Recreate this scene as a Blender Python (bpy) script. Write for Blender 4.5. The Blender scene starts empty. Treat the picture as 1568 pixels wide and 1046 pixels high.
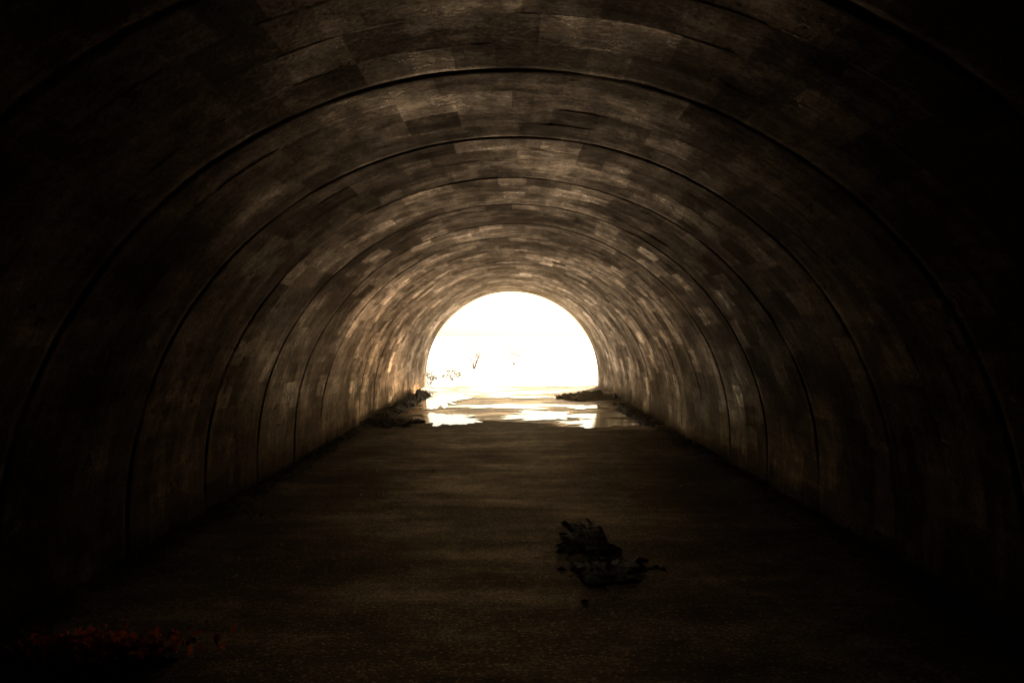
import bpy, math, random
import numpy as np
from mathutils import Vector, noise
random.seed(4); rng=np.random.default_rng(4)
sc=bpy.context.scene
sc.view_settings.view_transform='Standard'; sc.view_settings.look='None'; sc.view_settings.exposure=0
SKY=0.36; SUN=27.0
R=2.7; STILT=0.33; Y0=-14.0; Y1=25.0
# ---------- helpers
def mat(name):
    m=bpy.data.materials.new(name); m.use_nodes=True
    nt=m.node_tree; b=nt.nodes['Principled BSDF']; return m,nt,b
def N(nt,t,**k):
    n=nt.nodes.new(t)
    for a,v in k.items():
        if a in n.inputs: n.inputs[a].default_value=v
        else: setattr(n,a,v)
    return n
def L(nt,a,b): nt.links.new(a,b)
def ramp(nt,src,stops):
    r=nt.nodes.new('ShaderNodeValToRGB'); e=r.color_ramp.elements
    while len(e)<len(stops): e.new(0.5)
    for i,(p,c) in enumerate(stops):
        e[i].position=p
        e[i].color=(c,c,c,1) if not isinstance(c,tuple) else (*c,1)
    L(nt,src,r.inputs[0]); return r.outputs[0]
def math_(nt,op,a,b=None,c=None):
    n=nt.nodes.new('ShaderNodeMath'); n.operation=op
    for i,v in enumerate((a,b,c)):
        if v is None: continue
        if isinstance(v,(int,float)): n.inputs[i].default_value=v
        else: L(nt,v,n.inputs[i])
    return n.outputs[0]
def mixc(nt,bt,f,a,b):
    n=nt.nodes.new('ShaderNodeMix'); n.data_type='RGBA'; n.blend_type=bt
    for s,v in ((n.inputs[0],f),(n.inputs[6],a),(n.inputs[7],b)):
        if isinstance(v,(int,float)): s.default_value=v
        elif isinstance(v,tuple): s.default_value=(*v,1)
        else: L(nt,v,s)
    return n.outputs[2]
def mapping(nt,src,scale,loc=(0,0,0)):
    m=nt.nodes.new('ShaderNodeMapping'); m.inputs['Scale'].default_value=scale; m.inputs['Location'].default_value=loc
    L(nt,src,m.inputs[0]); return m.outputs[0]
def noi(nt,vec,scale,detail=4,rough=.55):
    n=N(nt,'ShaderNodeTexNoise',Scale=scale,Detail=detail,Roughness=rough); L(nt,vec,n.inputs['Vector']); return n.outputs[0]
def layered(nt,col,rough,normal,mask,ior,tint):
    """matte dirt under a thin brownish wet film whose cover varies"""
    nt.nodes.remove(nt.nodes['Principled BSDF'])
    d=N(nt,'ShaderNodeBsdfDiffuse'); L(nt,col,d.inputs['Color']); L(nt,normal,d.inputs['Normal'])
    g=N(nt,'ShaderNodeBsdfAnisotropic'); g.inputs['Color'].default_value=(*tint,1); L(nt,rough,g.inputs['Roughness']); L(nt,normal,g.inputs['Normal'])
    fr=N(nt,'ShaderNodeFresnel',IOR=ior); L(nt,normal,fr.inputs['Normal'])
    mx=N(nt,'ShaderNodeMixShader'); L(nt,math_(nt,'MULTIPLY',fr.outputs[0],mask),mx.inputs[0]); L(nt,d.outputs[0],mx.inputs[1]); L(nt,g.outputs[0],mx.inputs[2])
    L(nt,mx.outputs[0],nt.nodes['Material Output'].inputs[0])
def mesh(name,v,f,m,smooth=False,parent=None):
    me=bpy.data.meshes.new(name); me.from_pydata([tuple(map(float,p)) for p in v],[],[tuple(map(int,q)) for q in f]); me.update()
    if smooth: me.polygons.foreach_set('use_smooth',[True]*len(me.polygons))
    o=bpy.data.objects.new(name,me); sc.collection.objects.link(o)
    if m: me.materials.append(m)
    if parent: o.parent=parent
    return o
def empty(name,loc=(0,0,0)):
    e=bpy.data.objects.new(name,None); sc.collection.objects.link(e); e.location=loc; return e

# ---------- lining
ARC=math.pi*R; TOT=ARC+2*STILT
def prof(s,off=0.0):
    if s<STILT: return (-(R-off),s)
    if s>TOT-STILT: return ((R-off),TOT-s)
    a=(s-STILT)/R
    return (-(R-off)*math.cos(a), STILT+(R*0.985-off)*math.sin(a))
JS=1.42; J0=4.15-13*JS
joints=[J0+JS*k for k in range(30) if J0+JS*k<Y1-0.2]
strong={}
for j in joints: strong[j]=random.choice([.2,.3,.45,.55])
for j in joints:
    if any(abs(j-q)<.3 for q in (4.15,5.57)): strong[j]=.35
    if any(abs(j-q)<.3 for q in (8.41,9.83)): strong[j]=.9
    if abs(j-15.5)<.3: strong[j]=1.7
rows=[]; ys=set([Y0,Y1])
edges=sorted([Y0]+joints+[Y1])
for a,b in zip(edges[:-1],edges[1:]):
    if b-a<.05: continue
    n=random.choice([3,3,4,4])
    for i in range(n): rows.append((a+(b-a)*i/n,a+(b-a)*(i+1)/n,i==0,a))
for a,b,js,j in rows:
    w=.012 if js else .005
    for d in (-2.2*w,-w,w,2.2*w): ys.add(a+d)
    k=max(2,int((b-a)/.07))
    for i in range(1,k): ys.add(a+(b-a)*i/k)
ys=np.array(sorted(y for y in ys if Y0<=y<=Y1))
NS=220; ss=np.linspace(0,TOT,NS+1)
rowdata=[]
for r in rows:
    bw=random.choice([.22,.25,.30,.34]); o=random.random()*bw; nb=int(TOT/bw)+3
    ringtone=random.gauss(0,.05)
    rowdata.append(dict(bw=bw,o=o,off=rng.normal(0,.0004,nb),ti=rng.normal(0,.0018,nb),tone=np.clip(rng.normal(.5+ringtone,.22,nb),0,1),
      bul=random.gauss(0,.0005)))
ri=0
V=[];tone_rows=[]
for y in ys:
    while ri<len(rows)-1 and y>=rows[ri][1]: ri+=1
    a,b,js,j=rows[ri]; d=rowdata[ri]
    t=(y-a)/(b-a)
    tr=[]
    for s in ss:
        k=int((s+d['o'])/d['bw'])
        h=d['off'][k]+d['ti'][k]*(t-.5)+d['bul']*math.sin(math.pi*t)
        h+=.012*noise.noise(Vector((s*.9,y*.8,3)))+.002*noise.noise(Vector((s*2,y*4,8)))
        for ry,isj in ((a,js),(b,(ri+1<len(rows) and rows[ri+1][2]))):
            dd=abs(y-ry)
            if isj:
                g=strong.get(ry,.3)*(.3+2.0*abs(noise.noise(Vector((s*.8,ry,1)))))
                if dd<.014: h-=.016*g
                elif dd<.04: h+=.003*g
        V.append((*((lambda p:(p[0],y,p[1]))(prof(s,h))),)); tr.append(d['tone'][k])
    tone_rows.append(tr)
F=[];T=[]
W=NS+1
for i in range(len(ys)-1):
    for k in range(NS):
        F.append((i*W+k,i*W+k+1,(i+1)*W+k+1,(i+1)*W+k)); T.append(tone_rows[i][k])
m,nt,b=mat('concrete_lining')
g=N(nt,'ShaderNodeNewGeometry'); at=N(nt,'ShaderNodeAttribute',attribute_name='tone'); uv=N(nt,'ShaderNodeUVMap')
tone=at.outputs['Fac']
big=noi(nt,g.outputs['Position'],.7,6,.62)
streak=noi(nt,mapping(nt,uv.outputs[0],(1.2,8,1)),1.0,6,.65)
grain=noi(nt,g.outputs['Position'],38,5,.7)
mid=noi(nt,g.outputs['Position'],6,6,.7)
leng=noi(nt,mapping(nt,uv.outputs[0],(10,1.1,1)),1.0,4,.6)
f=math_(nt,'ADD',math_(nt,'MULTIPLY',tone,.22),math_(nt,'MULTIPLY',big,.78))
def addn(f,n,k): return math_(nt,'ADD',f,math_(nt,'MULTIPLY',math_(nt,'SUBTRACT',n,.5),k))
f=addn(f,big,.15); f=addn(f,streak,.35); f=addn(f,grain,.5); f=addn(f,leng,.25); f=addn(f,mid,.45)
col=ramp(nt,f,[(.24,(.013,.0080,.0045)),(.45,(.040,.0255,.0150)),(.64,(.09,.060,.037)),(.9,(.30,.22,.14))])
rg=noi(nt,g.outputs['Position'],5,6,.75)
rg=math_(nt,'ADD',math_(nt,'MULTIPLY',rg,.75),math_(nt,'MULTIPLY',tone,-.12))
rough=ramp(nt,rg,[(.15,.22),(.25,.30),(.34,.37),(.46,.44)])
bp=N(nt,'ShaderNodeBump',Strength=.4,Distance=.010)
hh=math_(nt,'ADD',math_(nt,'MULTIPLY',grain,.6),math_(nt,'ADD',math_(nt,'MULTIPLY',streak,.15),math_(nt,'ADD',math_(nt,'MULTIPLY',tone,.1),math_(nt,'MULTIPLY',mid,.7))))
L(nt,hh,bp.inputs['Height'])
mask=ramp(nt,f,[(.28,.03),(.45,.07),(.60,.17),(.80,.5)])
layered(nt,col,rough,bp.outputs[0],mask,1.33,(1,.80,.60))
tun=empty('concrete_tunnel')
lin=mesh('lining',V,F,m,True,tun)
lin.data.attributes.new('tone','FLOAT','FACE').data.foreach_set('value',np.array(T,dtype=np.float32))
uvl=lin.data.uv_layers.new(name='UVMap')
li=np.empty(len(lin.data.loops),dtype=np.int32); lin.data.loops.foreach_get('vertex_index',li)
U=np.stack([ss[li%W],ys[li//W]],1).astype(np.float32); uvl.data.foreach_set('uv',U.ravel())
mc=m
def arch_pts(n=64): return [prof(TOT*i/n,-.02) for i in range(n+1)]
pts=arch_pts()
v=[(x,Y0+.01,z) for x,z in pts]; mesh('light_block_cap',v,[tuple(range(len(v)))],mc,False,tun)  # unseen cap added behind the camera to keep light out of that end
v=[];f=[]
def outer(x,z):
    zt=lambda X:5.2 if abs(X)<8 else max(.1,5.2-(abs(X)-8)*.85)
    t=1.0
    while t<12 and abs(x*t)<13.9 and z*t<zt(x*t): t+=.02
    return x*t,z*t
for x,z in pts:
    ox,oz=outer(x,max(z,0)); v+= [(x,Y1+.0,z),(ox,Y1+.0,oz),(ox,Y1-.6,oz)]
for i in range(len(pts)-1):
    a=3*i;c=3*(i+1); f+=[(a,c,c+1,a+1),(a+1,c+1,c+2,a+2)]
mesh('headwall',v,f,mc,False,tun)

# ---------- tunnel floor
m,nt,b=mat('tunnel_floor_concrete')
g=N(nt,'ShaderNodeNewGeometry'); P=g.outputs['Position']
tr=noi(nt,mapping(nt,P,(.6,3.2,1)),1,6,.7); tr2=noi(nt,mapping(nt,P,(4,14,1)),1,4,.7)
gr=noi(nt,P,42,6,.85)
bg=noi(nt,P,.8,6,.65); md=noi(nt,P,5,6,.7)
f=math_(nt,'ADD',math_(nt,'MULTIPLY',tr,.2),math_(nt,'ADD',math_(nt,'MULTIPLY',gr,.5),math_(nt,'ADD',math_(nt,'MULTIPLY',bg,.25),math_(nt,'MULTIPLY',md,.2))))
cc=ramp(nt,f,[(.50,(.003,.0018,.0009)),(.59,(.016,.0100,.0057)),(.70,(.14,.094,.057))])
vo=N(nt,'ShaderNodeTexVoronoi',Scale=75.0,Randomness=1.0); L(nt,P,vo.inputs['Vector'])
sx=N(nt,'ShaderNodeSeparateXYZ'); L(nt,vo.outputs['Color'],sx.inputs[0])
spk=math_(nt,'GREATER_THAN',sx.outputs[0],.96)
fcol=mixc(nt,'MIX',math_(nt,'MULTIPLY',spk,.7),cc,(.20,.15,.10))
sp=N(nt,'ShaderNodeSeparateXYZ'); L(nt,P,sp.inputs[0])
yz=math_(nt,'ADD',math_(nt,'ADD',sp.outputs[1],math_(nt,'MULTIPLY',sp.outputs[0],.75)),math_(nt,'MULTIPLY',math_(nt,'SUBTRACT',bg,.5),5.0))
wet=ramp(nt,math_(nt,'DIVIDE',yz,32),[(.455,0.0),(.48,1.0),(.74,1.0),(.80,0.0)])
wr=ramp(nt,noi(nt,mapping(nt,P,(.6,1.3,1)),1.3,5,.55),[(.46,.15),(.54,.42)])
dry=ramp(nt,md,[(.38,.34),(.62,.46)])
n=nt.nodes.new('ShaderNodeMix'); L(nt,wet,n.inputs[0]); L(nt,dry,n.inputs[2]); L(nt,wr,n.inputs[3])
bp=N(nt,'ShaderNodeBump',Distance=.02)
L(nt,math_(nt,'SUBTRACT',1.0,math_(nt,'MULTIPLY',wet,.7)),bp.inputs['Strength'])
hh=math_(nt,'ADD',math_(nt,'MULTIPLY',tr,.6),math_(nt,'ADD',math_(nt,'MULTIPLY',tr2,.4),math_(nt,'ADD',math_(nt,'MULTIPLY',md,.3),math_(nt,'MULTIPLY',gr,1.0))))
L(nt,hh,bp.inputs['Height'])
mk=ramp(nt,f,[(.47,.03),(.57,.13),(.67,.55)])
mk=math_(nt,'MAXIMUM',mk,math_(nt,'MULTIPLY',wet,.7))
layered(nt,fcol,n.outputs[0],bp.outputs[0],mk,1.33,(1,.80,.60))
nx,ny=60,400; v=[];f=[]
for j in range(ny+1):
    for i in range(nx+1):
        x=-2.85+5.7*i/nx; y=Y0+(Y1+.6-Y0)*j/ny
        e=max(0,abs(x)-2.2)
        v.append((x,y,.012*noise.noise(Vector((x*.7,y*1.1,0)))*(1 if y<14 else .3)+.002*noise.noise(Vector((x*.8,y*5,5)))+e*.06))
for j in range(ny):
    for i in range(nx):
        a=j*(nx+1)+i; f.append((a,a+1,a+nx+2,a+nx+1))
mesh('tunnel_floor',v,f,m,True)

# ---------- puddles
mw,nt,b=mat('muddy_water'); b.inputs['Base Color'].default_value=(.03,.022,.015,1); b.inputs['Roughness'].default_value=.03; b.inputs['IOR'].default_value=1.33
g=N(nt,'ShaderNodeNewGeometry'); bp=N(nt,'ShaderNodeBump',Strength=.12,Distance=.01); L(nt,noi(nt,mapping(nt,g.outputs[0],(3,6,1)),2,2),bp.inputs['Height']); L(nt,bp.outputs[0],b.inputs['Normal'])
def puddle(cx,cy,rx,ry,seed,z=.012):
    v=[(cx,cy,z)];n=140
    for i in range(n):
        a=2*math.pi*i/n; q=Vector((math.cos(a)*1.3,math.sin(a)*1.3,seed))
        r=1+.7*noise.noise(q)+.5*noise.noise(q*3)+.25*noise.noise(q*8)
        v.append((cx+rx*r*math.cos(a),cy+ry*r*math.sin(a),z))
    mesh('puddle',v,[(0,1+i,1+(i+1)%n) for i in range(n)],mw)
puddle(-1.3,15.3,.7,1.1,1,.010)
puddle(-1.75,20.0,.65,2.6,2,.012)
puddle(-.2,18.2,1.4,.55,3,.011)
puddle(.9,15.9,1.2,.85,9,.013)
puddle(.2,20.8,1.2,.4,5,.014)
puddle(1.75,14.6,.8,.55,6,.012)
puddle(1.6,18.0,.6,.5,7,.013)

# ---------- leaf clouds
def leafmat(name,c1,c2,trans=.35,ro=.75):
    m,nt,b=mat(name); a=N(nt,'ShaderNodeAttribute',attribute_name='rnd')
    c=ramp(nt,a.outputs['Fac'],[(0,c1),(1,c2)]); L(nt,c,b.inputs['Base Color']); b.inputs['Roughness'].default_value=ro
    if trans>0:
        t=N(nt,'ShaderNodeBsdfTranslucent'); L(nt,c,t.inputs[0]); mx=N(nt,'ShaderNodeMixShader'); mx.inputs[0].default_value=trans
        L(nt,b.outputs[0],mx.inputs[1]); L(nt,t.outputs[0],mx.inputs[2]); L(nt,mx.outputs[0],nt.nodes['Material Output'].inputs[0])
    return m
def leaves(name,C,size,m,flat=0.0,parent=None):
    C=np.asarray(C,float); n=len(C)
    nrm=rng.normal(size=(n,3)); nrm[:,2]=np.abs(nrm[:,2])+flat*3; nrm/=np.linalg.norm(nrm,axis=1)[:,None]
    t=np.cross(nrm,rng.normal(size=(n,3))); t/=np.linalg.norm(t,axis=1)[:,None]; u=np.cross(nrm,t)
    sz=size*rng.uniform(.5,1.3,n)[:,None]
    v=np.stack([C-t*sz,C-u*sz*.5+nrm*sz*.15,C+t*sz*1.1,C+u*sz*.5+nrm*sz*.15],1).reshape(-1,3)
    f=np.arange(4*n).reshape(-1,4)
    o=mesh(name,v,f,m,False,parent)
    o.data.attributes.new('rnd','FLOAT','FACE').data.foreach_set('value',rng.random(n).astype(np.float32)); return o
mdead=leafmat('dead_leaves',(.025,.015,.009),(.09,.052,.03),.12)
mred=leafmat('red_leaves',(.75,.10,.02),(.85,.24,.06),.55,.6)
mmud,nt,b=mat('wet_mud'); b.inputs['Base Color'].default_value=(.012,.0075,.0045,1); b.inputs['Roughness'].default_value=.6; b.inputs['IOR'].default_value=1.2
g=N(nt,'ShaderNodeNewGeometry'); bp=N(nt,'ShaderNodeBump',Strength=1,Distance=.03); L(nt,noi(nt,g.outputs[0],25,6,.7),bp.inputs['Height']); L(nt,bp.outputs[0],b.inputs['Normal'])
def pile(name,cx,cy,rx,ry,h,nl,seed,lm=mdead,ls=.02,sg=.42,flat=.8):
    e=empty(name); n=110;v=[];f=[]
    def H(x,y):
        u=(x-cx)/rx; w=(y-cy)/ry; a=math.atan2(w,u); q=Vector((math.cos(a)*1.6,math.sin(a)*1.6,seed))
        rr=math.hypot(u,w)/(1+.55*noise.noise(q)+.3*noise.noise(q*3))+.6*noise.noise(Vector((x*7,y*7,seed)))+.35*noise.noise(Vector((x*22,y*22,seed)))
        return rr,h*max(0,1-max(rr,0)**1.6)*(.75+.9*noise.noise(Vector((x*5,y*5,seed)))+.3*noise.noise(Vector((x*19,y*19,seed))))
    for j in range(n+1):
        for i in range(n+1):
            x=cx-1.8*rx+3.6*rx*i/n; y=cy-1.8*ry+3.6*ry*j/n; rr,z=H(x,y)
            v.append((x,y,max(z,0)+max(-.03,min(.015,.06*(1-rr)))))
    for j in range(n):
        for i in range(n):
            a=j*(n+1)+i
            q=(a,a+1,a+n+2,a+n+1)
            if any(v[k][2]>-.02 for k in q): f.append(q)
    mesh('mud',v,f,mmud,True,e)
    C=[]
    while len(C)<nl:
        x=cx+random.gauss(0,sg)*rx; y=cy+random.gauss(0,sg)*ry; rr,z=H(x,y)
        if abs(x)>2.66: continue
        C.append((x,y,max(z,0)+.02+random.random()*.012))
    leaves('leaves',C,ls,lm,flat,e)
pile('leaf_litter_pile',.60,6.3,.20,.5,.02,220,1)
pile('leaf_litter_pile',.64,5.4,.23,.40,.010,140,11)
pile('leaf_litter_pile',-2.2,14.6,.42,.7,.07,450,2)
pile('leaf_litter_pile',-2.48,17.4,.24,2.0,.09,600,3)
pile('leaf_litter_pile',-2.45,20.8,.24,1.6,.13,450,5)
pile('leaf_litter_pile',2.0,20.6,.85,1.0,.15,700,4)
pile('leaf_litter_pile',2.48,16.4,.2,2.2,.06,500,6)
pile('red_leaf_pile',-2.15,4.05,.42,.16,.012,500,8,mred,.03,.6,0.0)
C=[(random.uniform(-2.5,2.5),random.uniform(3,23),.02) for _ in range(140)]
leaves('scattered_leaves',C,.02,mdead,.8)
C=[]
for _ in range(5500):
    sd=random.choice((-1,1)); y=random.uniform(2.5,20); w_=.13+.14*noise.noise(Vector((sd*4,y*1.1,2)))+.14*noise.noise(Vector((sd*4,y*4,2)))
    if w_<.05: continue
    x=2.67-abs(random.gauss(0,w_)); C.append((sd*x,y,.045+max(0,x-2.4)*.12*random.random()))
leaves('wall_base_litter',C,.022,mdead,.5)
mp,nt,b=mat('pale_stone'); b.inputs['Base Color'].default_value=(.6,.56,.5,1); b.inputs['Roughness'].default_value=.3
pv=[];pf=[]
for (px,py) in [(366,858),(362,885),(432,888),(735,890)]+[(random.uniform(250,1300),random.uniform(700,1000)) for _ in range(14)]:
    d=1220*1.6/(py-515); x=(px-785)/1220*d
    if abs(x)>2.4: continue
    r=random.uniform(.006,.014); b0=len(pv)
    for i in range(6):
        a=i*math.pi/3; pv.append((x+r*math.cos(a)*random.uniform(.7,1.2),d+r*math.sin(a),.012))
    for i in range(6):
        a=i*math.pi/3; pv.append((x+.6*r*math.cos(a),d+.6*r*math.sin(a)*random.uniform(.7,1.2),.012+r*random.uniform(.8,1.2)))
    for i in range(6): pf.append((b0+i,b0+(i+1)%6,b0+6+(i+1)%6,b0+6+i))
    pf.append(tuple(b0+6+i for i in range(6)))
mesh('pebbles',pv,pf,mp)

# ---------- scattering volume added to imitate bloom around the exit
mh=bpy.data.materials.new('bloom_scatter'); mh.use_nodes=True; nt=mh.node_tree
nt.nodes.remove(nt.nodes['Principled BSDF'])
vs=N(nt,'ShaderNodeVolumeScatter',Density=.009,Anisotropy=.95); vs.inputs['Color'].default_value=(1,.82,.58,1)
L(nt,vs.outputs[0],nt.nodes['Material Output'].inputs['Volume'])
x0,x1,ya,yb,z0,z1=-2.9,2.9,-2,24.95,-.03,3.3
v=[(x,y,z) for x in (x0,x1) for y in (ya,yb) for z in (z0,z1)]
mesh('bloom_volume',v,[(0,1,3,2),(4,6,7,5),(0,4,5,1),(2,3,7,6),(0,2,6,4),(1,5,7,3)],mh)

# ---------- outside
m,nt,b=mat('dry_ground'); g=N(nt,'ShaderNodeNewGeometry')
L(nt,ramp(nt,noi(nt,g.outputs[0],.6,8,.65),[(.3,(.38,.38,.38)),(.7,(.5,.5,.5))]),b.inputs['Base Color']); b.inputs['Roughness'].default_value=.9
mesh('ground',[(-1500,-1500,-.06),(1500,-1500,-.06),(1500,2500,-.06),(-1500,2500,-.06)],[(0,1,2,3)],m)
m2,nt,b=mat('gravel'); g=N(nt,'ShaderNodeNewGeometry')
L(nt,ramp(nt,noi(nt,g.outputs[0],9,8,.7),[(.3,(.42,.42,.42)),(.7,(.55,.55,.55))]),b.inputs['Base Color']); b.inputs['Roughness'].default_value=.85
v=[];f=[]
for j in range(60):
    y=Y1+.5+j*1.2; c=.0012*(y-25)**2
    v+=[(-2.7+c+.2*noise.noise(Vector((0,y,1))),y,-.035),(2.7+c+.2*noise.noise(Vector((9,y,1))),y,-.035)]
for j in range(59): f.append((2*j,2*j+1,2*j+3,2*j+2))
mesh('gravel_path',v,f,m2)
mg,nt,b=mat('grassy_soil'); g=N(nt,'ShaderNodeNewGeometry')
L(nt,ramp(nt,noi(nt,g.outputs[0],1.5,8,.7),[(.3,(.05,.06,.02)),(.7,(.14,.13,.05))]),b.inputs['Base Color']); b.inputs['Roughness'].default_value=.9
v=[];f=[];nx,ny=80,60
def zt(X): return 5.1 if abs(X)<8 else max(-.1,5.1-(abs(X)-8)*.85)
for j in range(ny+1):
    y=Y1-.3-(j/ny)**1.7*150
    for i in range(nx+1):
        q=2*i/nx-1; x=math.copysign(abs(q)**1.8*120,q); dd=Y1-.3-y
        z=zt(x)+min(18,dd*.4)*math.exp(-(x/70)**2)+(.8*noise.noise(Vector((x*.15,y*.15,2))) if dd>1 else 0)
        v.append((x,y,z))
for j in range(ny):
    for i in range(nx):
        a=j*(nx+1)+i; f.append((a,a+nx+1,a+nx+2,a+1))
mesh('hill',v,f,mg,True)
mlf=leafmat('foliage',(.06,.07,.025),(.12,.12,.05),.4)
mbk,nt,b=mat('bark'); b.inputs['Base Color'].default_value=(.12,.085,.06,1); b.inputs['Roughness'].default_value=.9
def limb(v,f,p,q,r0,r1,n=6):
    p=Vector(p);q=Vector(q);d=(q-p).normalized();a=d.orthogonal().normalized();c=d.cross(a);b0=len(v)
    for P_,r in ((p,r0),(q,r1)):
        for i in range(n):
            t=2*math.pi*i/n; v.append(P_+a*r*math.cos(t)+c*r*math.sin(t))
    for i in range(n): f.append((b0+i,b0+(i+1)%n,b0+n+(i+1)%n,b0+n+i))
def tree(name,x,y,h,sp,nleaf,ls,trunk=.35):
    e=empty(name,(x,y,-.06)); v=[];f=[];C=[]
    top=Vector((random.uniform(-.1,.1)*h,random.uniform(-.1,.1)*h,h*.8)); r=h*.022
    if trunk>0: limb(v,f,(0,0,0),top*.5,r,r*.7); limb(v,f,top*.5,top,r*.7,r*.25)
    for k in range(16):
        t=random.uniform(trunk,1); base=top*t if trunk>0 else Vector((0,0,0))
        a=random.uniform(0,6.28); l=sp*random.uniform(.5,1.05)*(1.15-.5*t)
        tip=base+Vector((math.cos(a)*l,math.sin(a)*l,h*random.uniform(.05,.28) if trunk>0 else h*random.uniform(.3,1)))
        limb(v,f,base,tip,r*.35,r*.08,5)
        for _ in range(3):
            q=base.lerp(tip,random.uniform(.4,1)); tt=q+Vector((random.gauss(0,1),random.gauss(0,1),random.gauss(.3,.7)))*sp*.22
            limb(v,f,q,tt,r*.12,r*.04,4)
            for _ in range(nleaf//48): C.append(tt+Vector((random.gauss(0,1),random.gauss(0,1),random.gauss(0,.8)))*sp*.13)
    mesh('branches',v,f,mbk,True,e); leaves('foliage',C,ls,mlf,0,e)
tree('shrub',-2.75,26.6,.7,.5,400,.035,0)
tree('shrub',-2.2,29.5,.5,.45,300,.04,0)
tree('shrub',-1.9,40,1.8,1.0,250,.05,0)
tree('shrub',.1,46,1.2,1.2,250,.06,0)
for x,y,h,sp in [(-11,36,7,3),(11,38,8,3.2),(-15,50,9,4),(15,56,10,4.5)]:
    tree('tree',x,y,h,sp,2000,.16)

# ---------- light
el=math.radians(37); rot=math.radians(18)
w=bpy.data.worlds.new('World'); sc.world=w; w.use_nodes=True; nt=w.node_tree; bgn=nt.nodes['Background']
sk=nt.nodes.new('ShaderNodeTexSky'); sk.sky_type='NISHITA'; sk.sun_disc=False; sk.sun_elevation=el; sk.sun_rotation=rot; sk.dust_density=1.0; sk.air_density=1
L(nt,mixc(nt,'MULTIPLY',1.0,sk.outputs[0],(1.0,.80,.56)),bgn.inputs[0]); bgn.inputs[1].default_value=SKY
ld=bpy.data.lights.new('sun','SUN'); ld.energy=SUN; ld.angle=math.radians(.5); ld.color=(1,.82,.60)
lo=bpy.data.objects.new('sun',ld); sc.collection.objects.link(lo)
dv=Vector((math.sin(rot)*math.cos(el),math.cos(rot)*math.cos(el),math.sin(el))); lo.rotation_euler=dv.to_track_quat('Z','Y').to_euler(); lo.location=(20,80,80)
cd=bpy.data.cameras.new('camera'); co=bpy.data.objects.new('camera',cd); sc.collection.objects.link(co); sc.camera=co
co.location=(0,0,1.6); co.rotation_euler=(math.radians(90-.38),0,0); cd.lens=28; cd.sensor_width=36; cd.clip_end=4000; cd.clip_start=.05
